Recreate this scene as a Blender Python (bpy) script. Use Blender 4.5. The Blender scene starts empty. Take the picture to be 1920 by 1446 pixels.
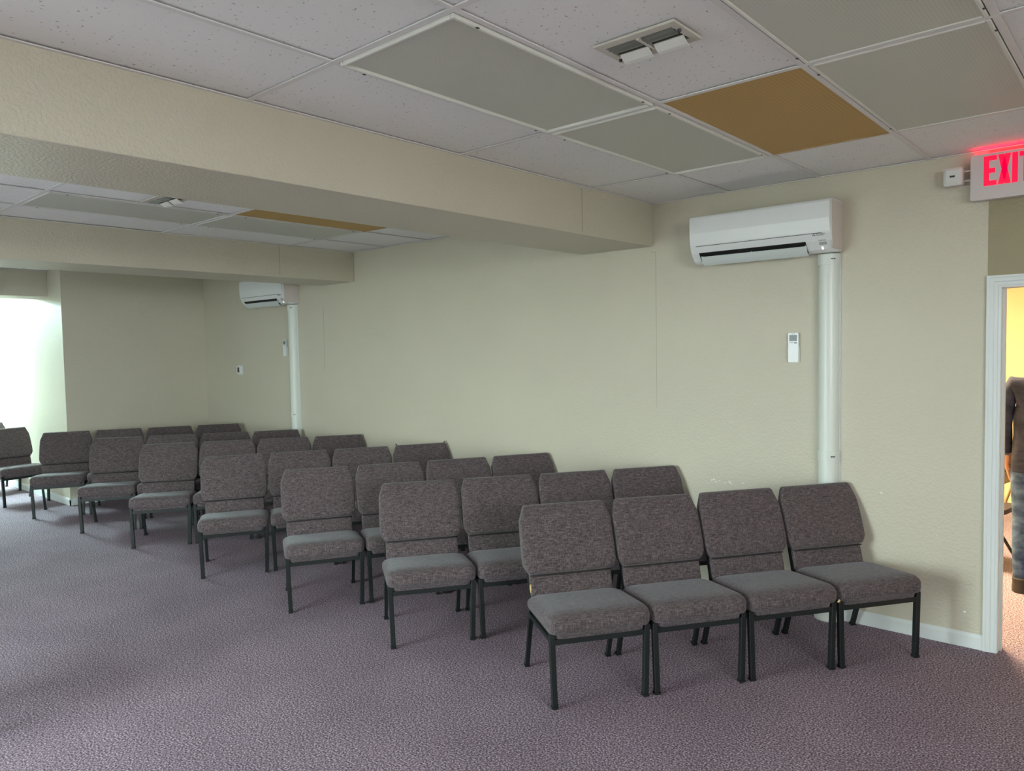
import bpy, math, random
from mathutils import Vector, Matrix
random.seed(7)
SC = bpy.context.scene
COL = SC.collection

# ------------------------------------------------------------------ camera
CAM_P = Vector((0.0, -4.8284, 1.7541))
YAW, PITCH, ROLL, FPX = 0.7188, -0.0497, -0.0191, 1399.87
fw = Vector((-math.sin(YAW) * math.cos(PITCH), math.cos(YAW) * math.cos(PITCH), math.sin(PITCH)))
rt0 = Vector((math.cos(YAW), math.sin(YAW), 0)); up0 = rt0.cross(fw)
rt = rt0 * math.cos(ROLL) + up0 * math.sin(ROLL)
up = -rt0 * math.sin(ROLL) + up0 * math.cos(ROLL)
cam = bpy.data.cameras.new('camera'); cam.sensor_fit = 'HORIZONTAL'; cam.sensor_width = 36.0
cam.lens = FPX / 1920 * 36.0; cam.clip_start = 0.05; cam.clip_end = 200
camo = bpy.data.objects.new('camera', cam); COL.objects.link(camo)
camo.matrix_world = Matrix(((rt.x, up.x, -fw.x, CAM_P.x), (rt.y, up.y, -fw.y, CAM_P.y), (rt.z, up.z, -fw.z, CAM_P.z), (0, 0, 0, 1)))
SC.camera = camo

# ------------------------------------------------------------------ world, daylight, exposure
W = bpy.data.worlds.new('world'); SC.world = W; W.use_nodes = True
bg = W.node_tree.nodes['Background']; bg.inputs[0].default_value = (0.935, 1.0, 1.0, 1); bg.inputs[1].default_value = 24.0     # overcast sky outside the windows
SC.view_settings.view_transform = 'Standard'; SC.view_settings.look = 'None'
SC.view_settings.gamma = 1.0; SC.view_settings.use_curve_mapping = False
SC.view_settings.exposure = 0.0
YL = -6.8                                   # the window wall, out of frame on the left
XW = 2.7                                    # the wall behind the camera
WINS = [(-5.3, -2.95, 0.08, 2.40)]           # glazed entrance in the left wall: x0, x1, z0, z1
BWIN = (-6.3, -3.2, 1.62, 2.64)             # window in the wall behind the camera: y0, y1, z0, z1
def portal(loc, rot, w, h):                 # portals guide the sky light through the window openings
    l = bpy.data.lights.new('window_portal', 'AREA'); l.shape = 'RECTANGLE'; l.size = w; l.size_y = h; l.cycles.is_portal = True
    o = bpy.data.objects.new('window_portal', l); COL.objects.link(o); o.location = loc; o.rotation_euler = rot; o['kind'] = 'helper'
for xa, xb, za, zb in WINS: portal(((xa + xb) / 2, YL - 0.17, (za + zb) / 2), (math.radians(90), 0, 0), xb - xa, zb - za)
portal((XW + .17, (BWIN[0] + BWIN[1]) / 2, (BWIN[2] + BWIN[3]) / 2), (math.radians(90), 0, math.radians(90)), BWIN[1] - BWIN[0], BWIN[3] - BWIN[2])

# ------------------------------------------------------------------ materials
def lin(r, g, b):
    f = lambda c: (c / 255 / 12.92) if c <= 10 else ((c / 255 + 0.055) / 1.055) ** 2.4
    return (f(r), f(g), f(b), 1)
MATS = {}
def mat(name, col, rough=0.6, metal=0.0, spec=0.5, emit=None, es=0.0):
    m = bpy.data.materials.new(name); m.use_nodes = True
    b = m.node_tree.nodes['Principled BSDF']
    b.inputs['Base Color'].default_value = col; b.inputs['Roughness'].default_value = rough
    b.inputs['Metallic'].default_value = metal; b.inputs['Specular IOR Level'].default_value = spec
    if emit: b.inputs['Emission Color'].default_value = emit; b.inputs['Emission Strength'].default_value = es
    MATS[name] = m; return m
def N(m, t, **kw):
    n = m.node_tree.nodes.new(t)
    for k, v in kw.items():
        if k in n.inputs: n.inputs[k].default_value = v
        else: setattr(n, k, v)
    return n
def L(m, a, ao, b, bi): m.node_tree.links.new(a.outputs[ao], b.inputs[bi])
def bsdf(m): return m.node_tree.nodes['Principled BSDF']
def noise_col(m, scale, c1, c2, p1=0.35, p2=0.65, detail=3.0, stretch=None, coord='Object', mixin=None):
    tc = N(m, 'ShaderNodeTexCoord'); mp = N(m, 'ShaderNodeMapping')
    if stretch: mp.inputs['Scale'].default_value = stretch
    L(m, tc, coord, mp, 'Vector')
    no = N(m, 'ShaderNodeTexNoise'); no.inputs['Scale'].default_value = scale; no.inputs['Detail'].default_value = detail
    L(m, mp, 'Vector', no, 'Vector')
    cr = N(m, 'ShaderNodeValToRGB'); e = cr.color_ramp.elements
    e[0].position = p1; e[0].color = c1; e[1].position = p2; e[1].color = c2
    L(m, no, 'Fac', cr, 'Fac'); L(m, cr, 'Color', bsdf(m), 'Base Color')
    return no, cr
def bump(m, src, out, strength, dist=0.01):
    b = N(m, 'ShaderNodeBump'); b.inputs['Strength'].default_value = strength; b.inputs['Distance'].default_value = dist
    L(m, src, out, b, 'Height'); L(m, b, 'Normal', bsdf(m), 'Normal'); return b

def paint(name, col, tex=0.25, scale=55, rough=0.5):
    m = mat(name, col, rough)
    tc = N(m, 'ShaderNodeTexCoord'); no = N(m, 'ShaderNodeTexNoise'); no.inputs['Scale'].default_value = scale; no.inputs['Detail'].default_value = 2.0
    L(m, tc, 'Object', no, 'Vector')
    cr = N(m, 'ShaderNodeValToRGB'); cr.color_ramp.elements[0].position = 0.42; cr.color_ramp.elements[1].position = 0.62
    L(m, no, 'Fac', cr, 'Fac'); bump(m, cr, 'Color', tex, 0.004)
    n2 = N(m, 'ShaderNodeTexNoise'); n2.inputs['Scale'].default_value = 1.3; n2.inputs['Detail'].default_value = 4
    L(m, tc, 'Object', n2, 'Vector')
    mx = N(m, 'ShaderNodeMix', data_type='RGBA'); mx.inputs[6].default_value = tuple(c * 0.95 for c in col[:3]) + (1,); mx.inputs[7].default_value = tuple(min(1, c * 1.04) for c in col[:3]) + (1,)
    L(m, n2, 'Fac', mx, 0); L(m, mx, 2, bsdf(m), 'Base Color')
    return m
WALL = lin(205, 199, 181)
paint('wall_paint', WALL, 0.22, 60, 0.5)
paint('beam_paint', WALL, 0.28, 75, 0.38)
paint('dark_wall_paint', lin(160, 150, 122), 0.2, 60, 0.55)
paint('yellow_wall_paint', lin(240, 228, 178), 0.2, 60, 0.55)
mat('white_trim', lin(222, 228, 228), 0.4)
mat('tee_white', lin(232, 230, 230), 0.45)
mat('white_metal', lin(228, 228, 222), 0.35)
mat('vent_metal', lin(112, 114, 106), 0.5); mat('vent_frame', lin(206, 202, 192), 0.5)
mat('ac_white', lin(232, 235, 236), 0.3)
mat('ac_side', lin(214, 204, 200), 0.4)
mat('vane_white', lin(214, 222, 222), 0.35)
mat('duct_white', lin(226, 232, 226), 0.35)
mat('black', lin(10, 10, 11), 0.6)
mat('dark_grey', lin(60, 62, 66), 0.5)
mat('lcd', lin(120, 128, 132), 0.3)
mat('grey_print', lin(120, 122, 126), 0.5)
mat('pale_grey', lin(176, 180, 184), 0.5)
mat('led', (1, 1, 1, 1), 0.4, emit=(1, 1, 1, 1), es=2.0)
mat('pavement', lin(118, 116, 112), 0.9)
mat('chip', lin(240, 240, 236), 0.8)
mat('seam', lin(176, 168, 146), 0.7)
mat('plenum', lin(70, 68, 66), 0.9)
mat('exit_white', lin(214, 206, 206), 0.4)
mat('exit_red', lin(120, 0, 20), 0.4, emit=(1.0, 0.0, 0.045, 1), es=1.3)
mat('exit_glow', lin(255, 40, 70), 0.4, emit=(1.0, 0.0, 0.04, 1), es=6.0)
mat('lamp_lens', lin(228, 232, 230), 0.12)
mat('lit_lens', lin(235, 240, 236), 0.4, emit=(0.68, 1.0, 0.97, 1), es=170.0)
mat('warm_lens', lin(255, 240, 200), 0.4, emit=(1.0, 0.75, 0.45, 1), es=140.0)

m = mat('carpet', (0.2, 0.2, 0.2, 1), 0.95, spec=0.15)
no, cr = noise_col(m, 120, lin(78, 62, 76), lin(212, 198, 208), 0.33, 0.69, 3.0)
e = cr.color_ramp.elements.new(0.5); e.color = lin(138, 121, 135)
tc = N(m, 'ShaderNodeTexCoord'); n2 = N(m, 'ShaderNodeTexNoise'); n2.inputs['Scale'].default_value = 2.2; n2.inputs['Detail'].default_value = 3
L(m, tc, 'Object', n2, 'Vector')
mx = N(m, 'ShaderNodeMix', data_type='RGBA', blend_type='MULTIPLY'); mx.inputs[0].default_value = 1.0
c2 = N(m, 'ShaderNodeValToRGB'); c2.color_ramp.elements[0].color = (0.86, 0.86, 0.87, 1); c2.color_ramp.elements[1].color = (1, 1, 1, 1)
c2.color_ramp.elements[0].position = 0.35; c2.color_ramp.elements[1].position = 0.65
L(m, n2, 'Fac', c2, 'Fac'); L(m, cr, 'Color', mx, 6); L(m, c2, 'Color', mx, 7); L(m, mx, 2, bsdf(m), 'Base Color')
bump(m, no, 'Fac', 0.35, 0.008)

m = mat('chair_fabric', (0.1, 0.1, 0.1, 1), 0.9, spec=0.2)
bsdf(m).inputs['Sheen Weight'].default_value = 0.25; bsdf(m).inputs['Sheen Roughness'].default_value = 0.5
bsdf(m).inputs['Sheen Tint'].default_value = (0.9, 0.93, 1.0, 1)
tc = N(m, 'ShaderNodeTexCoord'); oi = N(m, 'ShaderNodeObjectInfo')
ad = N(m, 'ShaderNodeVectorMath', operation='ADD'); L(m, tc, 'Object', ad, 0); L(m, oi, 'Random', ad, 1)
mps = []
for st in ((190, 190, 34), (34, 190, 190)):
    mp = N(m, 'ShaderNodeMapping'); mp.inputs['Scale'].default_value = st; L(m, ad, 'Vector', mp, 'Vector')
    no = N(m, 'ShaderNodeTexNoise'); no.inputs['Scale'].default_value = 1.0; no.inputs['Detail'].default_value = 2.0; L(m, mp, 'Vector', no, 'Vector'); mps.append(no)
mth = N(m, 'ShaderNodeMath', operation='ADD'); L(m, mps[0], 'Fac', mth, 0); L(m, mps[1], 'Fac', mth, 1)
ml = N(m, 'ShaderNodeMath', operation='MULTIPLY'); ml.inputs[1].default_value = 0.5; L(m, mth, 'Value', ml, 0)
cr = N(m, 'ShaderNodeValToRGB'); e = cr.color_ramp.elements
e[0].position = 0.34; e[0].color = lin(60, 51, 54); e[1].position = 0.66; e[1].color = lin(119, 107, 109)
e2 = cr.color_ramp.elements.new(0.5); e2.color = lin(88, 78, 80)
L(m, ml, 'Value', cr, 'Fac'); L(m, cr, 'Color', bsdf(m), 'Base Color'); bump(m, ml, 'Value', 0.35, 0.003)
mat('chair_metal', lin(25, 31, 31), 0.45, 0.0, 0.4)
mat('crease_dark', lin(46, 40, 43), 0.9)  # shade tone for the backrest crease
mat('rubber', lin(14, 14, 15), 0.7)
mat('foam', lin(205, 180, 130), 0.9)

m = mat('ceiling_tile', lin(244, 244, 244), 0.9, spec=0.2)
tc = N(m, 'ShaderNodeTexCoord'); mp = N(m, 'ShaderNodeMapping'); mp.inputs['Scale'].default_value = (100, 62, 1); L(m, tc, 'Object', mp, 'Vector')
no = N(m, 'ShaderNodeTexNoise'); no.inputs['Scale'].default_value = 1.0; no.inputs['Detail'].default_value = 1.5; L(m, mp, 'Vector', no, 'Vector')
oi = N(m, 'ShaderNodeObjectInfo'); ad = N(m, 'ShaderNodeVectorMath', operation='ADD'); L(m, tc, 'Object', ad, 0); L(m, oi, 'Location', ad, 1); L(m, ad, 'Vector', mp, 'Vector')
cr = N(m, 'ShaderNodeValToRGB'); cr.color_ramp.elements[0].position = 0.262; cr.color_ramp.elements[0].color = lin(172, 164, 163)
cr.color_ramp.elements[1].position = 0.312; cr.color_ramp.elements[1].color = lin(244, 244, 244)
L(m, no, 'Fac', cr, 'Fac'); L(m, cr, 'Color', bsdf(m), 'Base Color'); bump(m, cr, 'Color', 0.3, 0.004)

def ribbed(name, col, col2, scale, rough=0.45, strength=0.25):
    m = mat(name, col, rough)
    tc = N(m, 'ShaderNodeTexCoord'); wv = N(m, 'ShaderNodeTexWave', wave_type='BANDS', bands_direction='Y'); wv.inputs['Scale'].default_value = scale
    w2 = N(m, 'ShaderNodeTexWave', wave_type='BANDS', bands_direction='X'); w2.inputs['Scale'].default_value = scale
    L(m, tc, 'Object', wv, 'Vector'); L(m, tc, 'Object', w2, 'Vector')
    mu = N(m, 'ShaderNodeMath', operation='MULTIPLY'); L(m, wv, 'Fac', mu, 0); L(m, w2, 'Fac', mu, 1)
    bump(m, mu, 'Value', strength, 0.002)
    mx = N(m, 'ShaderNodeMix', data_type='RGBA'); mx.inputs[6].default_value = col2; mx.inputs[7].default_value = col
    L(m, mu, 'Value', mx, 0); L(m, mx, 2, bsdf(m), 'Base Color'); return m
ribbed('lens', lin(214, 215, 204), lin(202, 203, 193), 26)
ribbed('ochre_panel', lin(204, 168, 100), lin(186, 150, 84), 18, 0.6)

m = mat('glass', (1, 1, 1, 1), 0.05)
out = m.node_tree.nodes['Material Output']
tr = N(m, 'ShaderNodeBsdfTransparent'); gl = N(m, 'ShaderNodeBsdfGlossy'); gl.inputs['Roughness'].default_value = 0.02
ms = N(m, 'ShaderNodeMixShader'); ms.inputs[0].default_value = 0.06
L(m, tr, 'BSDF', ms, 1); L(m, gl, 'BSDF', ms, 2); L(m, ms, 'Shader', out, 'Surface')

g2 = m.copy(); g2.name = 'tinted_glass'; MATS['tinted_glass'] = g2
for n_ in g2.node_tree.nodes:
    if n_.type == 'BSDF_TRANSPARENT': n_.inputs[0].default_value = (0.935, 0.99, 0.975, 1)
def cloth(name, c1, c2, scale=26, strength=0.5):
    m = mat(name, c1, 0.85, spec=0.2)
    no, cr = noise_col(m, scale, c1, c2, 0.35, 0.7, 3.0, (1.0, 1.0, 1.6)); bump(m, no, 'Fac', strength, 0.02); return m
cloth('shirt', lin(40, 43, 58), lin(62, 64, 82), 10)
cloth('jeans', lin(52, 70, 100), lin(96, 118, 150), 12)
mat('skin', lin(206, 150, 118), 0.55); mat('hair', lin(46, 36, 30), 0.8); mat('shoe', lin(58, 54, 48), 0.7)
mat('tan_metal', lin(176, 148, 106), 0.45); mat('dark_vinyl', lin(40, 34, 48), 0.5); mat('brown_metal', lin(52, 44, 40), 0.5)
mat('eye_white', lin(230, 228, 222), 0.4)

# ------------------------------------------------------------------ helpers
class MB:
    def __init__(s): s.v = []; s.f = []; s.sm = False
    def add(s, vs, fs):
        o = len(s.v); s.v += [tuple(v) for v in vs]; s.f += [tuple(i + o for i in f) for f in fs]; return s
    def box(s, x0, x1, y0, y1, z0, z1):
        vs = [(x, y, z) for z in (z0, z1) for y in (y0, y1) for x in (x0, x1)]
        return s.add(vs, [(0, 2, 3, 1), (4, 5, 7, 6), (0, 1, 5, 4), (2, 6, 7, 3), (0, 4, 6, 2), (1, 3, 7, 5)])
    def loft(s, rings, cap=True):
        n = len(rings[0]); vs = [p for r in rings for p in r]; fs = []
        for i in range(len(rings) - 1):
            for j in range(n):
                k = (j + 1) % n; fs.append((i * n + j, i * n + k, (i + 1) * n + k, (i + 1) * n + j))
        if cap: fs.append(tuple(range(n - 1, -1, -1))); fs.append(tuple((len(rings) - 1) * n + j for j in range(n)))
        return s.add(vs, fs)
    def tube(s, pts, a, b=None, n=4, up=(0, 1, 0)):
        """swept section: square (n=4) or round; a, b half sizes"""
        b = b or a; pts = [Vector(p) for p in pts]; rings = []
        for i, p in enumerate(pts):
            t = ((pts[i + 1] - p) if i == 0 else (p - pts[i - 1]) if i == len(pts) - 1 else (pts[i + 1] - p).normalized() + (p - pts[i - 1]).normalized()).normalized()
            u = Vector(up); u = (u - t * u.dot(t)).normalized(); w = t.cross(u)
            if n == 4: rings.append([p + w * (a * sx) + u * (b * sy) for sx, sy in ((-1, -1), (1, -1), (1, 1), (-1, 1))])
            else: rings.append([p + w * (a * math.cos(2 * math.pi * k / n)) + u * (b * math.sin(2 * math.pi * k / n)) for k in range(n)])
        return s.loft(rings)
    def prism(s, poly, axis, a, b):
        """extrude a 2D polygon along an axis"""
        f = {'x': lambda p, t: (t, p[0], p[1]), 'y': lambda p, t: (p[0], t, p[1]), 'z': lambda p, t: (p[0], p[1], t)}[axis]
        return s.loft([[f(p, a) for p in poly], [f(p, b) for p in poly]])
    def mesh(s, name, m, smooth=False, auto=None):
        me = bpy.data.meshes.new(name); me.from_pydata(s.v, [], s.f); me.update()
        import bmesh
        bm = bmesh.new(); bm.from_mesh(me); bmesh.ops.recalc_face_normals(bm, faces=bm.faces); bm.to_mesh(me); bm.free()
        if m: me.materials.append(MATS[m])
        if smooth:
            for p in me.polygons: p.use_smooth = True
            if auto: me.set_sharp_from_angle(angle=math.radians(auto))
        return me
    def build(s, name, m, parent=None, smooth=False, auto=None, loc=None):
        return place(name, s.mesh(name, m, smooth, auto), parent, loc)
def place(name, me, parent=None, loc=None):
    o = bpy.data.objects.new(name, me); COL.objects.link(o); o.parent = parent
    if loc: o.location = loc
    return o
def bev(o, w, seg=2):
    b = o.modifiers.new('bevel', 'BEVEL'); b.width = w; b.segments = seg; b.limit_method = 'ANGLE'; return o
def tag(o, label=None, cat=None, group=None, kind=None):
    if label: o['label'] = label
    if cat: o['category'] = cat
    if group: o['group'] = group
    if kind: o['kind'] = kind
    return o
def empty(name, loc, rz=0.0):
    o = bpy.data.objects.new(name, None); COL.objects.link(o); o.location = loc; o.rotation_euler = (0, 0, rz); o.empty_display_size = 0.1; return o
def copy_tree(o, parent=None):
    c = o.copy(); COL.objects.link(c); c.parent = parent
    for ch in list(o.children): copy_tree(ch, c)
    return c
def struct(o): o['kind'] = 'structure'; return o

# ------------------------------------------------------------------ the room shell
H = 2.785; ZB = 2.48
XB = -9.69; YR = -1.70; XE = -14.6
BEAMS = [(-3.476, -2.847), (-7.004, -6.405), (-10.66, -10.13)]
JX0, JX1, JZ = -0.675, 0.205, 2.035        # clear door opening
WT = 0.13; WY = 0.02      # face and back of the long wall
struct(MB().box(-40, 40, -45, YL - .5, -.25, -.10).box(XW + .2, 40, YL - .5, 30, -.25, -.10).build('ground', 'pavement'))
floor = struct(MB().box(XE - .2, XW + .2, YL - .5, 5.2, -0.12, 0.0).build('floor', 'carpet'))
wf = struct(MB().box(XB - .12, JX0 - .02, WY, WT, 0, 2.9).build('wall_front', 'wall_paint'))
struct(MB().box(JX1 + .02, XW, WY, WT, 0, 2.9).build('wall_front_end', 'wall_paint'))
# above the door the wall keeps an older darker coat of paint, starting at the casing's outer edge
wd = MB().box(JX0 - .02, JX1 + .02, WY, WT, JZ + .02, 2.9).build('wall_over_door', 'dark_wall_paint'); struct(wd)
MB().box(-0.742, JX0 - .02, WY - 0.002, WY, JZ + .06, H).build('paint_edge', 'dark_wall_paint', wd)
struct(MB().box(XB - .12, XB, YR, WY, 0, 2.9).build('wall_far', 'wall_paint'))
struct(MB().box(XE, XB - .12, YR, YR + .12, 0, 2.9).build('wall_recess', 'wall_paint'))
struct(MB().box(XE - .12, XE, YL, YR + .12, 0, 2.9).build('wall_end', 'wall_paint'))
ya, yb, za, zb = BWIN
struct(MB().box(XW, XW + .15, YL, ya, 0, 2.9).box(XW, XW + .15, yb, 5.0, 0, 2.9).box(XW, XW + .15, ya, yb, 0, za).box(XW, XW + .15, ya, yb, zb, 2.9).build('wall_back', 'wall_paint'))
m_ = MB(); xs = [XE - .12] + [v for w in WINS for v in w[:2]] + [XW + .12]
for i in range(0, len(xs), 2): m_.box(xs[i], xs[i + 1], YL - .15, YL, 0, 2.9)
for a, b, za, zb in WINS: m_.box(a, b, YL - .15, YL, 0, za); m_.box(a, b, YL - .15, YL, zb, 2.9)
struct(m_.build('wall_left', 'wall_paint'))
for i, (loc, rz, wd_, hh, gm) in enumerate([(((a + b) / 2, YL - .08, za), 0, b - a, zb - za, 'tinted_glass') for a, b, za, zb in WINS] + [((XW + .08, (ya + yb) / 2, za), math.radians(90), yb - ya, zb - za, 'glass')]):
    w = struct(empty('window_%d' % (i + 1), loc, rz)); hw = wd_ / 2
    MB().box(-hw, hw, -.03, .03, 0, .05).box(-hw, hw, -.03, .03, hh - .05, hh).box(-hw, -hw + .05, -.03, .03, .05, hh - .05).box(hw - .05, hw, -.03, .03, .05, hh - .05).box(-.025, .025, -.03, .03, .05, hh - .05).build('window_frame', 'white_trim', w)
    for s_ in (0, 1): MB().box((-hw + .05, .025)[s_], (-.025, hw - .05)[s_], -.004, .004, .05, hh - .05).build('pane', gm, w)

# beams across the room
for i, (a, b) in enumerate(BEAMS):
    y1 = WY if i < 2 else YR
    o = MB().box(a, b, YL, y1, ZB, 2.9).build('ceiling_beam', 'beam_paint'); struct(o); bev(o, .004, 2)
    if i < 2:
        MB().box(b, b + .0012, -0.86, -0.853, ZB + .02, H - .01).build('panel_seam', 'seam', o)

# board joints, scuffs and chips on the long wall
for x, z0, z1 in ((-2.822, 1.30, 2.44), (-6.98, 1.55, 2.25)):
    MB().box(x, x + .0025, WY - .0012, WY, z0, z1).build('panel_seam', 'seam', wf)
MB().box(-2.86, -2.818, WY - .0012, WY, 2.437, 2.440).build('panel_seam', 'seam', wf)
for x, z, r in ((-2.39, .80, .006), (-2.375, .806, .009), (-2.355, .792, .006), (-2.33, .80, .005), (-2.29, .79, .005), (-2.255, .80, .009), (-2.245, .79, .006), (-2.16, .80, .006), (-1.28, .835, .006), (-0.835, .20, .008), (-1.1, .44, .003), (-0.98, .62, .003)):
    rr = [r * random.uniform(.6, 1.2) for _ in range(7)]
    MB().prism([(x + rr[k] * math.cos(k * .9), z + .8 * rr[k] * math.sin(k * .9)) for k in range(7)], 'y', WY - .0012, WY).build('paint_chip', 'chip', wf)

# baseboards
def baseboard(name, poly_axis, a, b, flip=1, off=0.0, h=0.085):
    pr = [(0, 0), (-.013 * flip, 0), (-.013 * flip, h - .018), (-.008 * flip, h - .006), (-.005 * flip, h), (0, h)]
    pr = [(p + off, z) for p, z in pr]
    return struct(MB().prism(pr, poly_axis, a, b).build(name, 'white_trim'))
baseboard('baseboard_front', 'x', XB, -0.745, off=WY)
baseboard('baseboard_recess', 'x', XE, XB + .013, off=YR)
baseboard('baseboard_far', 'y', YR - .013, -.013, flip=-1, off=XB)

# ------------------------------------------------------------------ suspended ceiling
YB = [WY, -0.743, -1.964, -3.185, -4.406, -5.627, YL]
def grid(first, x0, x1):
    xs = [x0]; x = first
    while x < x1 - .08: xs.append(x); x += .61
    return xs + [x1]
BAYS = [(-2.256, BEAMS[0][1], XW), (-5.858, BEAMS[1][1], BEAMS[0][0]), (-9.46, BEAMS[2][1], BEAMS[1][0]), (-14.25, XE, BEAMS[2][0])]
tile_cache = {}
def tile_mesh(w, d):
    k = (round(w, 2), round(d, 2))
    if k not in tile_cache:
        tile_cache[k] = MB().box(-k[0] / 2 + .004, k[0] / 2 - .004, -k[1] / 2 + .004, k[1] / 2 - .004, 0, .016).mesh('ceiling_tile', 'ceiling_tile')
    return tile_cache[k]
lights = []   # (bay, ix, iy) cells that are not tiles
TROFF = {0: [(1, 1), (1, 2), (3, 1), (3, 2)], 1: [(1, 1), (1, 2)], 2: [], 3: [(3, 2), (1, 2)]}
OCHRE = {0: [(2, 1)], 1: [(2, 1)], 2: [], 3: []}
VENT = {0: (2, 2), 1: (2, 2)}
cells = {}
for bi, (first, x0, x1) in enumerate(BAYS):
    gx = grid(first, x0, x1)
    c = struct(MB().box(x0, x1, YL, WY if bi < 3 else YR, H + .13, H + .16).build('ceiling', 'plenum'))
    ytop = WY if bi < 3 else YR
    for ix in range(len(gx) - 1):
        for iy in range(len(YB) - 1):
            ya, yb = YB[iy + 1], min(YB[iy], ytop)
            if yb - ya < .02: continue
            cells[(bi, ix, iy)] = (gx[ix], gx[ix + 1], ya, yb)
            if (ix, iy) in TROFF[bi] or (ix, iy) in OCHRE[bi]: continue
            place('ceiling_tile', tile_mesh(gx[ix + 1] - gx[ix], yb - ya), c, ((gx[ix] + gx[ix + 1]) / 2, (ya + yb) / 2, H + .006 + random.uniform(0, .003)))
    for x in gx[1:-1]: MB().box(x - .012, x + .012, YL, ytop, H, H + .004).box(x - .002, x + .002, YL, ytop, H + .004, H + .04).build('tee_bar', 'tee_white', c)
    for y in YB[1:-1]:
        if y < ytop - .02: MB().box(x0, x1, y - .012, y + .012, H - .0005, H + .0035).build('tee_bar', 'tee_white', c)
    MB().box(x0, x0 + .018, YL, ytop, H - .001, H + .003).build('wall_angle', 'tee_white', c)
    MB().box(x1 - .018, x1, YL, ytop, H - .001, H + .003).build('wall_angle', 'tee_white', c)
    MB().box(x0, x1, ytop - .018, ytop, H - .001, H + .003).build('wall_angle', 'tee_white', c)

def troffer(cell, label, lens='lens', drop=0.012):
    x0, x1, y0, y1 = cell; hx = (x1 - x0) / 2 - .016; hy = (y1 - y0) / 2 - .016
    t = empty('ceiling_light', ((x0 + x1) / 2, (y0 + y1) / 2, H)); tag(t, label, 'ceiling light', 'recessed fluorescent lights in the tile ceiling')
    MB().box(-hx, hx, -hy, hy, .05, .11).box(-hx, -hx + .003, -hy, hy, .012, .05).box(hx - .003, hx, -hy, hy, .012, .05).box(-hx, hx, -hy, -hy + .003, .012, .05).box(-hx, hx, hy - .003, hy, .012, .05).build('housing', 'white_metal', t)
    fr = MB(); w = .014
    fr.box(-hx, -hx + w, -hy, hy, -drop, .012).box(hx - w, hx, -hy, hy, -drop, .012).box(-hx + w, hx - w, -hy, -hy + w, -drop, .012).box(-hx + w, hx - w, hy - w, hy, -drop, .012)
    bev(fr.build('door_frame', 'white_metal', t), .003, 1)
    MB().box(-hx + w, hx - w, -hy + w, hy - w, .0, .004).build('lens', lens, t)
    for sx in (-1, 1):
        for f in (-.82, .86): MB().box(sx * hx - .004, sx * hx + .004, f * hy - .006, f * hy + .006, -drop - .002, -drop).build('latch', 'dark_grey', t)
    return t
tl = {(0, 1, 1): 'unlit ceiling light panel beside the ochre panel, above the wall air conditioner',
      (0, 1, 2): 'large unlit ceiling light panel with white frame, beside the hanging-flap vent',
      (0, 3, 1): 'unlit ceiling light panel tinged red by the exit sign',
      (0, 3, 2): 'unlit ceiling light panel at the top edge, behind the red-tinged one',
      (1, 1, 1): 'unlit ceiling light panel beyond the first beam, beside the distant ochre panel',
      (1, 1, 2): 'long unlit ceiling light panel beyond the first beam, below the distant vent',
      (3, 3, 2): 'lit cool-white ceiling light behind the third beam', (3, 1, 2): 'lit cool-white ceiling light by the end wall'}
for (bi, ix, iy), lb in tl.items(): troffer(cells[(bi, ix, iy)], lb, 'lit_lens' if bi == 3 else 'lens', .012 if (bi, ix) == (0, 1) else .004)
for bi, lb in ((0, 'ochre ribbed ceiling panel between two light panels, close to the exit sign'), (1, 'ochre ribbed ceiling panel partly hidden behind the first beam')):
    x0, x1, y0, y1 = cells[(bi, 2, 1)]
    o = empty('ceiling_panel', ((x0 + x1) / 2, (y0 + y1) / 2, H)); tag(o, lb, 'ceiling panel', 'ochre ceiling panels')
    hx, hy = (x1 - x0) / 2 - .013, (y1 - y0) / 2 - .013
    MB().box(-hx, hx, -hy, hy, .003, .009).build('panel', 'ochre_panel', o)
    MB().box(-hx, hx, hy - .006, hy, -.004, .003).build('edge_strip', 'tan_metal', o)

# ceiling vents
def vent(loc, label):
    t = empty('ceiling_vent', loc); tag(t, label, 'vent', 'ceiling air vents')
    a, b = .155, .095; i, j = .128, .06
    MB().box(-a, a, -b, -j, -.006, .002).box(-a, a, j, b, -.006, .002).box(-a, -i, -j, j, -.006, .002).box(i, a, -j, j, -.006, .002).box(-.006, .006, -j, j, -.010, .002)  .build('frame', 'vent_frame', t)
    MB().box(-i, i, -j, j, .001, .0035).build('duct_opening', 'black', t)
    for s in (-1, 1):
        for k, y in enumerate((-.044, -.016)):
            c0 = s * .067
            MB().add([(c0 + sx * .058, y + dy, z) for sx in (-1, 1) for dy, z in ((-.006, -.001), (.006, -.012), (.007, -.011), (-.005, 0))], [(0, 1, 2, 3), (7, 6, 5, 4), (0, 4, 5, 1), (1, 5, 6, 2), (2, 6, 7, 3), (3, 7, 4, 0)]).build('louver', 'vent_metal', t)
        c0 = s * .067 + .004
        fl = [(c0 + sx * .056, y, z) for sx in (-1, 1) for y, z in ((.018, -.008), (.046, -.026), (.060, -.030), (.061, -.028), (.047, -.023), (.020, -.004))]
        MB().add(fl, [(0, 1, 2, 3, 4, 5), (11, 10, 9, 8, 7, 6)] + [(q, q + 6, (q + 1) % 6 + 6, (q + 1) % 6) for q in range(6)]).build('flap', 'white_metal', t)
    for x, y in ((-.14, .055), (.14, -.03)): MB().tube([(x, y, -.006), (x, y, -.014)], .006, n=10).build('screw', 'dark_grey', t)
    return t
vent((-1.345, -2.562, H), 'white ceiling vent with two hanging flaps beside the large light panel')
vent((-5.03, -2.55, H), 'small white ceiling vent seen just past the first beam')

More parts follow.
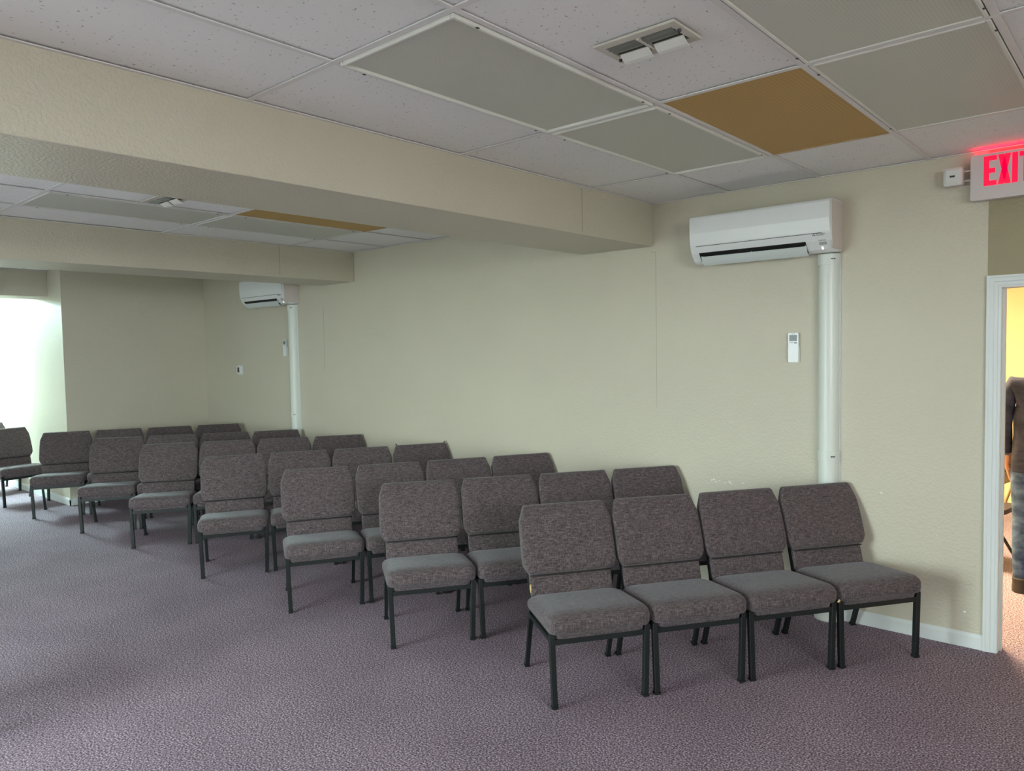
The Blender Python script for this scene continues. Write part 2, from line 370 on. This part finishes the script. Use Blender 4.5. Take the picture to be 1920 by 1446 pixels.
# ------------------------------------------------------------------ doorway
d = struct(empty('door_1', ((JX0 + JX1) / 2, WY, 0)))
cx = (JX0 + JX1) / 2
def casing_profile(w=.067):   # (across, out) from the opening edge outwards
    return [(0.0, 0), (0.0, -.010), (.010, -.013), (.016, -.010), (.030, -.012), (.034, -.016), (.052, -.017), (.056, -.020), (w, -.020), (w, 0)]
pr = casing_profile()
for s in (-1, 1):
    e0 = (JX0 - .002 if s < 0 else JX1 + .002) - cx
    rings = [[(e0 + s * p, q, 0.0) for p, q in pr], [(e0 + s * p, q, JZ + p) for p, q in pr]]
    MB().loft(rings).build('casing', 'white_trim', d)
rings = [[(JX0 - .002 - cx - p, q, JZ + p) for p, q in pr], [(JX1 + .002 - cx + p, q, JZ + p) for p, q in pr]]
MB().loft(rings).build('casing', 'white_trim', d)
MB().box(JX0 - .02 - cx, JX0 - cx, -.004, WT - WY + .004, 0, JZ).build('jamb', 'white_trim', d)
MB().box(JX1 - cx, JX1 + .02 - cx, -.004, WT - WY + .004, 0, JZ).build('jamb', 'white_trim', d)
MB().box(JX0 - .02 - cx, JX1 + .02 - cx, -.004, WT - WY + .004, JZ, JZ + .02).build('jamb', 'white_trim', d)
MB().box(JX0 - cx, JX0 + .012 - cx, .045, .08, 0, JZ).build('door_stop', 'white_trim', d)
# the room beyond
struct(MB().box(-2.6, XW, 4.4, 4.52, 0, 2.9).build('wall_office_far', 'yellow_wall_paint'))
struct(MB().box(-2.72, -2.6, WT, 4.52, 0, 2.9).build('wall_office_side', 'yellow_wall_paint'))
struct(MB().box(-2.72, XW, WT, 4.52, 2.6, 2.66).build('ceiling', 'white_trim'))
t = empty('ceiling_light', (-1.7, 1.75, 2.6)); tag(t, 'warm lit ceiling light in the room beyond the doorway', 'ceiling light')
MB().box(-.6, .6, -.3, .3, -.03, 0).build('housing', 'white_metal', t); MB().box(-.58, .58, -.28, .28, -.04, -.03).build('lens', 'warm_lens', t)

# ------------------------------------------------------------------ church chairs
def sring(w, y0, y1, z, n=36, p=5.0, tilt=None):
    out = []; ym = (y0 + y1) / 2; t = (y1 - y0) / 2
    for k in range(n):
        a = 2 * math.pi * (k + .5) / n; c, s = math.cos(a), math.sin(a)
        x = w * math.copysign(abs(c) ** (2 / p), c); y = ym + t * math.copysign(abs(s) ** (2 / p), s)
        out.append((x, y, z + (tilt(x, y) if tilt else 0)))
    return out
yf = lambda z: .395 + .315 * (z - .43)
def make_chair():
    t = empty('church_chair', (0, 0, 0))
    # seat cushion: lower part sits between the legs, upper part bulges over them
    tl_ = lambda k: (lambda x, y: -k * .032 * max(0, (y - .02) / .4))
    rings = [sring(.2325, -.013, .40, .3435, 52, 16), sring(.2335, -.020, .40, .366, 52, 16), sring(.258, -.026, .405, .3705, 52, 14), sring(.2655, -.033, .41, .381, 52, 13), sring(.2670, -.037, .412, .402, 52, 12, tl_(.3)),
             sring(.2668, -.036, .412, .426, 52, 12, tl_(.7)), sring(.2635, -.029, .41, .442, 52, 11, tl_(1)), sring(.2545, -.014, .405, .454, 52, 10, tl_(1)), sring(.236, .010, .395, .4615, 52, 9, tl_(1)), sring(.20, .05, .36, .466, 52, 6, tl_(1)), sring(.10, .13, .28, .468, 52, 3, tl_(1))]
    MB().loft(rings).build('seat', 'chair_fabric', t, True, 60)
    # upper back cushion
    B = [(.530, .230, .016, .042), (.532, .236, -.002, .048), (.540, .243, -.016, .051), (.558, .254, -.025, .052), (.580, .263, -.028, .052), (.62, .265, -.029, .052), (.68, .2645, -.028, .051), (.74, .264, -.024, .049), (.785, .263, -.018, .046),
         (.805, .261, -.014, .044), (.825, .2535, -.011, .042), (.845, .246, -.009, .040), (.864, .2395, -.007, .038), (.875, .236, -.004, .034), (.881, .232, .002, .030), (.8845, .226, .009, .024)]
    bk = MB().loft([sring(w, yf(z) + a, yf(z) + b, z, 56, 7.0 if i < 12 else 8) for i, (z, w, a, b) in enumerate(B)]).build('backrest', 'chair_fabric', t, True, 60)
    MB().tube([(-.231, yf(.527) - .001, .527), (-.20, yf(.527) - .004, .527), (.20, yf(.527) - .004, .527), (.231, yf(.527) - .001, .527)], .005, .0045, n=8, up=(0, 0, 1)).build('crease_shade', 'crease_dark', t, True)  # dark tube standing in for the shade under the upper cushion's overhang
    # lower back pad
    C_ = [(.405, .228, .014, .036), (.42, .233, .009, .038), (.50, .2335, .006, .038), (.526, .232, .009, .038), (.545, .226, .014, .036)]
    MB().loft([sring(w, yf(z) + a, yf(z) + b, z, 36, 9) for z, w, a, b in C_]).build('lower_back_pad', 'chair_fabric', t, True, 60)
    for s in (-1, 1):
        g = MB().tube([(s * .238, 0, .012), (s * .2485, 0, .371)], .014, .014, up=(0, 1, 0)).build('leg', 'chair_metal', t); bev(g, .0025, 1)
        MB().tube([(s * .2378, 0, 0), (s * .2382, 0, .013)], .0155, .0155).build('foot_cap', 'rubber', g)
        g = MB().tube([(s * .238, .505, .012), (s * .238, .400, .335), (s * .2255, yf(.43) + .047, .43), (s * .2255, yf(.56) + .043, .56)], .011, .012, up=(0, 1, .3)).build('leg', 'chair_metal', t)
        MB().tube([(s * .238, .509, 0), (s * .238, .505, .013)], .0135, .0155).build('foot_cap', 'rubber', g)
    MB().box(-.235, .235, -.011, .011, .316, .343).box(-.255, -.233, .012, .395, .322, .344).box(.233, .255, .012, .395, .322, .344).box(-.235, .235, .376, .398, .316, .342).build('seat_frame', 'chair_metal', t)
    MB().tube([(-.20, .30, .318), (-.20, .30, .275), (.20, .30, .275), (.20, .30, .318)], .005, n=8, up=(0, 1, 0)).build('book_rack', 'chair_metal', t)
    return t
proto = make_chair()
TD = .54
ROWS = {1: (55.4, -2.513, -1.537, .540), 2: (55.5, -3.702, -1.555, .541), 3: (60.0, -4.760, -1.622, .542), 4: (59.8, -5.985, -1.622, .542),
        5: (56.0, -7.355, -1.557, .541), 6: (56.5, -8.389, -1.636, .537), 7: (61.0, -9.600, -1.740, .550)}    # row heading, first seat back, spacing
rows = {k: (a, [(x + math.cos(math.radians(a)) * p * i, y + math.sin(math.radians(a)) * p * i) for i in range(4)]) for k, (a, x, y, p) in ROWS.items()}
ordn = ['', 'first', 'second', 'third', 'fourth', 'fifth', 'sixth', 'seventh']
seat_n = ['aisle-side', 'second from the aisle', 'third from the aisle', 'wall-side']
first = True
def put_chair(cx_, cy_, ang, label, group):
    global first
    t = proto if first else copy_tree(proto); first = False
    t.location = (cx_, cy_, 0); t.rotation_euler = (0, 0, math.radians(ang)); tag(t, label, 'chair', group)
    return t
jit = {}
for r_, (ang, mids) in rows.items():
    for i, (mx_, my_) in enumerate(mids):
        a = math.radians(ang); bx, by = -math.sin(a), math.cos(a)
        lb = 'dark grey fabric church chair, %s row counted from the doorway, %s' % (ordn[r_], seat_n[i] + (' seat' if i in (0, 3) else ''))
        put_chair(mx_ - bx * TD, my_ - by * TD, ang, lb, 'church chairs in angled rows')
put_chair(-10.24, -1.992, 96, 'grey fabric church chair lit from behind, against the brightly lit wall', 'church chairs in angled rows')
put_chair(-11.36, -1.992, 92, 'farthest grey church chair, only its back corner showing by the bright wall', 'church chairs in angled rows')
put_chair(-4.12, -4.22, 80, 'grey church chair across the aisle, casting leg shadows into view', 'church chairs across the aisle')
# wear: loose fabric corners on one chair of the fourth row, pale foam showing on two of the first row
chairs = [o for o in bpy.data.objects if o.name.startswith('church_chair')]
def chair_of(part): return next(o for o in chairs if part in o['label'])
c_ = chair_of('fourth row counted from the doorway, wall-side')
for s in (-1, 1): MB().tube([(s * .214, yf(.88) + .02, .878), (s * .226, yf(.88) + .022, .889), (s * .231, yf(.88) + .025, .899)], .006, .004, n=6).build('loose_corner', 'chair_fabric', c_, True)
c_ = chair_of('first row counted from the doorway, aisle-side')
MB().tube([(-.232, yf(.45) + .012, .440), (-.2345, yf(.46) + .012, .460), (-.232, yf(.48) + .012, .482)], .003, .006, n=6, up=(1, 0, 0)).build('exposed_foam', 'foam', c_, True)
c_ = chair_of('first row counted from the doorway, third')
MB().tube([(.252, -.034, .374), (.258, -.037, .380), (.262, -.036, .387)], .006, .005, n=6, up=(1, 0, 0)).build('exposed_foam', 'foam', c_, True)
# ------------------------------------------------------------------ wall air conditioners with duct covers
def rrect(x0, x1, z0, z1, r, n=4):
    out = []
    for cx_, cz_, a0 in ((x1 - r, z1 - r, 0), (x0 + r, z1 - r, 90), (x0 + r, z0 + r, 180), (x1 - r, z0 + r, 270)):
        for k in range(n + 1):
            a = math.radians(a0 + 90 * k / n); out.append((cx_ + r * math.cos(a), cz_ + r * math.sin(a)))
    return out
def text(body, size, loc, rot, m, parent, name='lettering', sx=1.0):
    c = bpy.data.curves.new(name, 'FONT'); c.body = body; c.size = size; c.extrude = .0003; c.align_x = 'LEFT'
    o = bpy.data.objects.new(name, c); COL.objects.link(o)
    dg = bpy.context.evaluated_depsgraph_get(); me = bpy.data.meshes.new_from_object(o.evaluated_get(dg))
    bpy.data.objects.remove(o); bpy.data.curves.remove(c)
    me.name = name; me.materials.clear(); me.materials.append(MATS[m])
    o = place(name, me, parent, loc); o.rotation_euler = rot; o.scale = (sx, 1, 1); return o
def aircon(xl, xr, label):
    t = empty('air_conditioner', ((xl + xr) / 2, WY, 2.30)); hw = (xr - xl) / 2
    tag(t, label, 'air conditioner', 'wall air conditioners')
    # side profile (y, z) relative to base z 2.30
    P = [(0, .012), (-.095, .003), (-.125, .006), (-.150, .020), (-.186, .066), (-.200, .098), (-.204, .11), (-.204, .30), (-.196, .312), (-.18, .318), (0, .322)]
    b = MB().prism(P, 'x', -hw, hw).build('body', 'ac_white', t); bev(b, .006, 2)
    F = [(-.2045, .125), (-.2045, .302), (-.198, .314), (-.208, .310), (-.214, .298), (-.216, .20), (-.212, .150), (-.207, .122)]
    b = MB().prism(F, 'x', -hw + .002, hw - .004).build('front_panel', 'ac_white', t); bev(b, .002, 1)
    MB().box(hw, hw + .003, -.185, -.004, .02, .31).build('side_cover', 'ac_side', t)
    # thin gap under the front panel
    MB().box(-hw + .045, hw - .055, -.2062, -.19, .112, .1155).build('panel_gap', 'dark_grey', t)
    # outlet: dark throat along the slanted lower face and the open vane in front of it
    LP = [Vector((-.200, .098)), Vector((-.186, .066)), Vector((-.150, .020)), Vector((-.125, .006)), Vector((-.105, .000))]
    def on(tt, off):   # point at share tt along the slanted lower face, off metres proud of it
        ls = [(LP[k + 1] - LP[k]).length for k in range(4)]; d_ = tt * sum(ls[:3]); k = 0
        while k < 3 and d_ > ls[k]: d_ -= ls[k]; k += 1
        p = LP[k] + (LP[k + 1] - LP[k]).normalized() * d_
        return (p.x - .78 * off, p.y - .62 * off)
    x0, x1 = -hw + .06, hw - .155
    q = [on(.24, -.004), on(.24, .0025), on(.27, .0025), on(.60, .0025), on(.76, .0025), on(.98, .0025), on(.98, -.004)]
    MB().prism(q, 'x', x0, x1).build('outlet', 'black', t)
    q = [on(.46, .010), on(.76, .021), on(1.04, .026), on(1.04, .022), on(.76, .016), on(.46, .006)]
    v = MB().prism(q, 'x', x0 + .012, x1 + .002).build('vane', 'vane_white', t, True, 40)
    for k in (.0, .5, 1.0):
        xx = x0 + .012 + (x1 - x0 - .02) * k; q = [on(.44, .0), on(.44, .012), on(.72, .020), on(.72, .0)]
        MB().prism(q, 'x', xx, xx + .006).build('vane_arm', 'vane_white', v)
    # receiver window, lamp and maker's mark on the lower right of the front
    def face(x, s, w, h, m, nm):
        q = [on(s, .0), on(s, .0012), on(s + h, .0012), on(s + h, 0)]; return MB().prism(q, 'x', x, x + w).build(nm, m, t)
    face(hw - .078, .22, .045, .28, 'pale_grey', 'receiver_window'); face(hw - .068, .62, .009, .15, 'led', 'indicator_lamp')
    lg = MB()
    y = -.2055; zc = .1045; xc = hw - .100
    for ax, az in ((0, .0055), (-.0055, -.003), (.0055, -.003)):
        lg.prism([(xc + ax - .0045, zc + az), (xc + ax, zc + az - .0045), (xc + ax + .0045, zc + az), (xc + ax, zc + az + .0045)], 'y', y, y + .001)
    lg.build('emblem', 'grey_print', t)
    text('MITSUBISHI', .0105, (hw - .086, y, .1055), (math.radians(90), 0, 0), 'grey_print', t)
    text('ELECTRIC', .0105, (hw - .086, y, .0975), (math.radians(90), 0, 0), 'grey_print', t)
    return t
aircon(-2.437, -1.513, 'white wall air conditioner with open vane, high beside the exit sign')
aircon(-8.372, -7.448, 'white wall air conditioner partly hidden behind the second beam')
def duct(xc, label):
    t = empty('duct_cover', (xc, WY, 0)); tag(t, label, 'duct cover', 'vertical duct covers under the air conditioners')
    def dsec(r, dep, n=16):
        return [(r * math.cos(math.pi * k / n), -dep * math.sin(math.pi * k / n) ** .75) for k in range(n + 1)]
    MB().prism(dsec(.060, .074), 'z', .05, 2.296).build('cover', 'duct_white', t, True, 40)
    MB().box(-.066, .068, -.006, 0, .03, 2.30).build('back_plate', 'white_trim', t)
    for z0, z1 in ((2.235, 2.299), (1.01, 1.075)):
        c = MB().prism(dsec(.0645, .080), 'z', z0, z1).build('collar', 'duct_white', t, True, 40)
        for k in range(2): MB().box(.034 + k * .012, .042 + k * .012, -.0800 + k * .009, -.070 + k * .009, (z0 + z1) / 2 - .003, (z0 + z1) / 2 + .003).build('clip', 'dark_grey', c)
    rs = []
    for z, k in ((0, 1.36), (.012, 1.4), (.022, 1.34), (.05, 1.1), (.075, 1.06)):
        rs.append([(p * k, q * k, z) for p, q in dsec(.060, .074)])
    MB().loft(rs).build('floor_flange', 'duct_white', t, True, 40)
    return t
duct(-1.586, 'white vertical duct cover under the air conditioner beside the doorway')
duct(-7.545, 'white vertical duct cover under the distant air conditioner')
def remote(x, z, label, s=1.0):
    t = empty('remote_control', (x, WY, z)); tag(t, label, 'remote control', 'remote controls on the wall')
    b = MB().prism(rrect(-.033, .033, 0, .188, .006), 'y', -.024, -.006).build('body', 'ac_white', t)
    MB().prism(rrect(-.036, .036, -.003, .10, .006), 'y', -.006, 0).build('holder', 'white_metal', t)
    MB().box(-.025, .025, -.0246, -.024, .135, .175).build('screen', 'lcd', t)
    for k in range(4):
        for j in range(3): MB().box(-.02 + k * .011, -.013 + k * .011, -.025, -.0246, .140 + j * .011, .146 + j * .011).build('digit', 'grey_print', t)
    MB().box(.006, .024, -.0246, -.024, .120, .127).build('button', 'grey_print', t); MB().box(-.022, .0, -.0244, -.024, .124, .1265).build('lettering', 'grey_print', t); MB().box(-.012, .012, -.0244, -.024, .1795, .182).build('lettering', 'grey_print', t)
    return t
remote(-1.806, 1.631, 'white remote control on the wall beside the near duct cover')
remote(-7.738, 1.715, 'white remote control on the wall beside the distant duct cover')
t = empty('thermostat', (-8.79, WY, 1.487)); tag(t, 'small white thermostat with dark screen on the distant wall', 'thermostat')
MB().prism(rrect(-.045, .05, 0, .122, .006), 'y', -.008, 0).build('back_plate', 'white_trim', t)
MB().prism(rrect(-.038, .038, .012, .108, .008), 'y', -.034, -.008).build('body', 'ac_white', t)
MB().box(-.022, .022, -.0347, -.034, .030, .094).build('screen', 'dark_grey', t)

# ------------------------------------------------------------------ exit sign with lamp heads
t = empty('exit_sign', (-.6435, WY, 2.51)); tag(t, 'white exit sign with glowing red letters above the doorway', 'exit sign')
hw = .1765; Y0 = -.070
b = MB().prism(rrect(-hw, hw, 0, .247, .012), 'y', Y0, -.004).build('housing', 'exit_white', t); bev(b, .004, 2)
MB().box(-.06, .06, -.004, 0, .08, .16).build('mounting_plate', 'white_metal', t)
MB().box(-hw + .02, hw - .02, Y0 + .012, -.018, .2472, .2495).build('top_lens', 'exit_glow', t)
def letter(nm, polys, x):
    m_ = MB()
    for p in polys: m_.prism([(x + a, .073 + c) for a, c in p], 'y', Y0 - .0015, Y0 + .001)
    m_.build(nm, 'exit_red', t)
hgt = .158; s_ = .0255
R_ = lambda a, b, c, d_: [(a, c), (b, c), (b, d_), (a, d_)]
x0 = -.1135
letter('letter', [R_(0, s_, 0, hgt), R_(s_, .060, 0, s_), R_(s_, .054, hgt / 2 - s_ / 2, hgt / 2 + s_ / 2), R_(s_, .060, hgt - s_, hgt)], x0)
letter('letter', [[(0, 0), (.027, 0), (.058, hgt), (.031, hgt)], [(.031, 0), (.058, 0), (.027, hgt), (0, hgt)]], x0 + .066)
letter('letter', [R_(0, s_, 0, hgt)], x0 + .1295)
letter('letter', [R_(.0175, .0175 + s_, 0, hgt - s_), R_(0, .0605, hgt - s_, hgt)], x0 + .162)
for s in (-1, 1):
    hx = s * (hw + .081)
    g = empty('lamp_head', (hx, 0, .145)); g.parent = t
    b = MB().prism(rrect(-.048, .048, -.05, .05, .014), 'y', -.085, -.030).build('head_housing', 'exit_white', g); bev(b, .006, 2)
    MB().loft([[(a, -.085, c) for a, c in rrect(-.044, .044, -.046, .046, .012)], [(a * .72, -.097, c * .72) for a, c in rrect(-.044, .044, -.046, .046, .012)]]).build('lamp_lens', 'lamp_lens', g)
    MB().tube([(-.012, -.0978, 0), (.012, -.0978, 0)], .005, n=8).build('bulb', 'dark_grey', g)
    for z in (-.026, .026): MB().tube([(-s * .049, -.05, z), (-s * .085, -.05, z)], .0045, n=10).build('arm', 'exit_white', g)

# ------------------------------------------------------------------ folding chair beyond the doorway
t = empty('folding_chair', (-1.06, 1.95, 0), math.radians(-8)); tag(t, 'folding chair with dark pad and tan frame beyond the doorway', 'chair')
for s in (-1, 1):
    y = s * .20
    MB().tube([(-.20, y, .80), (-.06, y, .44), (.19, y, 0.012)], .012, .012, n=10, up=(0, 1, 0)).build('rear_leg', 'brown_metal', t)
    MB().tube([(.17, y * .9, .66), (.10, y * .9, .44), (-.20, y * .9, .012)], .012, .012, n=10, up=(0, 1, 0)).build('front_leg', 'tan_metal', t)
    for x, yy in ((.19, y), (-.20, y * .9)): MB().tube([(x, yy, 0), (x, yy, .016)], .015, n=10).build('foot_cap', 'rubber', t)
MB().loft([sring(.20, -.20, .20, z) for z in (.43, .44, .46, .465)]).build('seat_pad', 'dark_vinyl', t, True, 50)
MB().box(.145, .185, -.2, .2, .66, .76).build('backrest_bar', 'tan_metal', t)
MB().box(.14, .19, -.21, .21, .755, .815).build('back_pad', 'dark_vinyl', t)

# ------------------------------------------------------------------ person beyond the doorway, back turned
def skin_mesh(name, nodes, edges, root=0, sub=2):
    me = bpy.data.meshes.new(name); me.from_pydata([n[0] for n in nodes], edges, []); me.update()
    o = bpy.data.objects.new(name, me); COL.objects.link(o)
    md = o.modifiers.new('skin', 'SKIN'); md.use_smooth_shade = True
    sv = me.skin_vertices[0].data if me.skin_vertices else None
    if sv is None:
        bpy.context.view_layer.objects.active = o
        me.skin_vertices_add() if hasattr(me, 'skin_vertices_add') else None
    sv = me.skin_vertices[0].data
    for i, n in enumerate(nodes):
        r = n[1]; sv[i].radius = (r, r) if not isinstance(r, tuple) else r; sv[i].use_root = (i == root)
    ss = o.modifiers.new('sub', 'SUBSURF'); ss.levels = sub; ss.render_levels = sub
    dg = bpy.context.evaluated_depsgraph_get(); res = bpy.data.meshes.new_from_object(o.evaluated_get(dg))
    bpy.data.objects.remove(o); res.name = name
    return res
nodes = [((0, 0, .96), (.155, .115)), ((0, .0, 1.10), (.150, .105)), ((0, .0, 1.24), (.165, .110)), ((0, -.01, 1.37), (.165, .105)), ((0, -.01, 1.46), (.10, .075)), ((0, 0, 1.525), (.055, .055)), ((0, .015, 1.60), (.062, .075)), ((0, .02, 1.69), (.080, .098)), ((0, .015, 1.765), (.066, .080))]
edges = [(i, i + 1) for i in range(8)]
def chain(start, pts):
    prev = start
    for p in pts: nodes.append(p); edges.append((prev, len(nodes) - 1)); prev = len(nodes) - 1
    return prev
for s in (-1, 1):
    w = chain(3, [((s * .165, -.015, 1.44), .068), ((s * .205, -.02, 1.33), .060), ((s * .218, -.02, 1.18), .052), ((s * .212, .02, 1.05), .045), ((s * .205, .06, .945), .034), ((s * .202, .075, .895), (.028, .040))])
    pal = chain(w, [((s * .200, .085, .845), (.016, .040))])
    for k, (dy, ln) in enumerate(((-.028, .060), (-.009, .074), (.010, .078), (.029, .070))):
        chain(pal, [((s * .197, .09 + dy, .805), .0095), ((s * .190, .10 + dy, .805 - ln * .55), .0088), ((s * .178, .105 + dy, .805 - ln), .0075)])
    chain(w, [((s * .190, .125, .865), .011), ((s * .182, .142, .835), .0095), ((s * .176, .148, .808), .008)])
    lx = s * .095; fy = -.06 if s < 0 else .10
    chain(0, [((lx, 0, .86), (.098, .105)), ((s * .100, fy * .3 - .0, .68), .083), ((s * .102, fy * .6 + .015, .50), .066), ((s * .104, fy * .85, .34), .066), ((s * .105, fy - .01, .14), .055), ((s * .105, fy - .01, .075), .05), ((s * .112, fy + .09, .045), (.046, .038)), ((s * .118, fy + .17, .035), (.040, .026))])
t = empty('person', (-.625, 1.42, 0), math.radians(4)); tag(t, 'person in dark long-sleeved shirt and blue jeans, back turned, beyond the doorway', 'person')
body = skin_mesh('body', nodes, edges)
for mn in ('shirt', 'jeans', 'skin', 'shoe'): body.materials.append(MATS[mn])
for p in body.polygons:
    c = p.center; p.use_smooth = True
    arm = abs(c.x) > .165 and c.z < 1.3
    if c.z > 1.49: k = 2
    elif c.z < .085: k = 3
    elif c.z > .86 and not arm: k = 0
    elif arm: k = 0 if c.z > .95 else (2 if abs(c.x) > .172 and c.z > .70 and c.y > .03 else 1)
    else: k = 1
    p.material_index = k
place('body', body, t)
rings = []
for z, w, a, b_ in ((.83, .172, -.128, .122), (.835, .176, -.132, .126), (.90, .178, -.132, .124), (.98, .172, -.124, .118), (1.10, .166, -.118, .114), (1.2, .168, -.118, .114), (1.28, .160, -.112, .108)):
    rings.append(sring(w, a, b_, z, 28, 2.6))
MB().loft(rings, cap=False).build('shirt_hem', 'shirt', t, True)
hr = [sring(w, .02 - d0, .02 + d1, z, 24, 2.2) for z, w, d0, d1 in ((1.60, .072, .098, -.02), (1.64, .084, .108, .02), (1.70, .090, .110, .075), (1.76, .086, .104, .098), (1.80, .066, .080, .080), (1.815, .03, .04, .04))]
MB().loft(hr).build('hair', 'hair', t, True)
for s in (-1, 1):
    MB().loft([[(s * (.078 + .014 * q), .0 + math.cos(a) * .018 * r_, 1.665 + math.sin(a) * .032 * r_) for a in [k * math.pi / 5 for k in range(10)]] for q, r_ in ((0, .7), (.5, 1), (1, .8))]).build('ear', 'skin', t, True)
    MB().loft([[(s * .033 + math.cos(a) * .013 * r_, .107 + q, 1.69 + math.sin(a) * .008 * r_) for a in [k * math.pi / 6 for k in range(12)]] for q, r_ in ((0, 1), (.006, .8), (.009, .3))]).build('eye', 'eye_white', t, True)
MB().loft([[(math.cos(a) * w, .108 + math.sin(a) * dp, z) for a in [k * math.pi / 4 for k in range(8)]] for z, w, dp in ((1.64, .017, .014), (1.648, .019, .028), (1.66, .014, .024), (1.70, .009, .012))]).build('nose', 'skin', t, True)
MB().loft([[(math.cos(a) * .026, .098 + math.sin(a) * .010, z) for a in [k * math.pi / 5 for k in range(10)]] for z in (1.606, 1.612, 1.618)]).build('mouth', 'skin', t, True)
for s in (-1, 1):
    fy = -.06 if s < 0 else .10
    sh = MB().loft([sring(.052, fy - .09, fy + .215, z, 24, 2.8) if z < .04 else sring(.048, fy - .085, fy + (.20 if z < .07 else .08), z, 24, 2.6) for z in (0, .02, .05, .075, .095)])
    o = sh.build('shoe', 'shoe', t, True, 50); o.location.x = s * .110
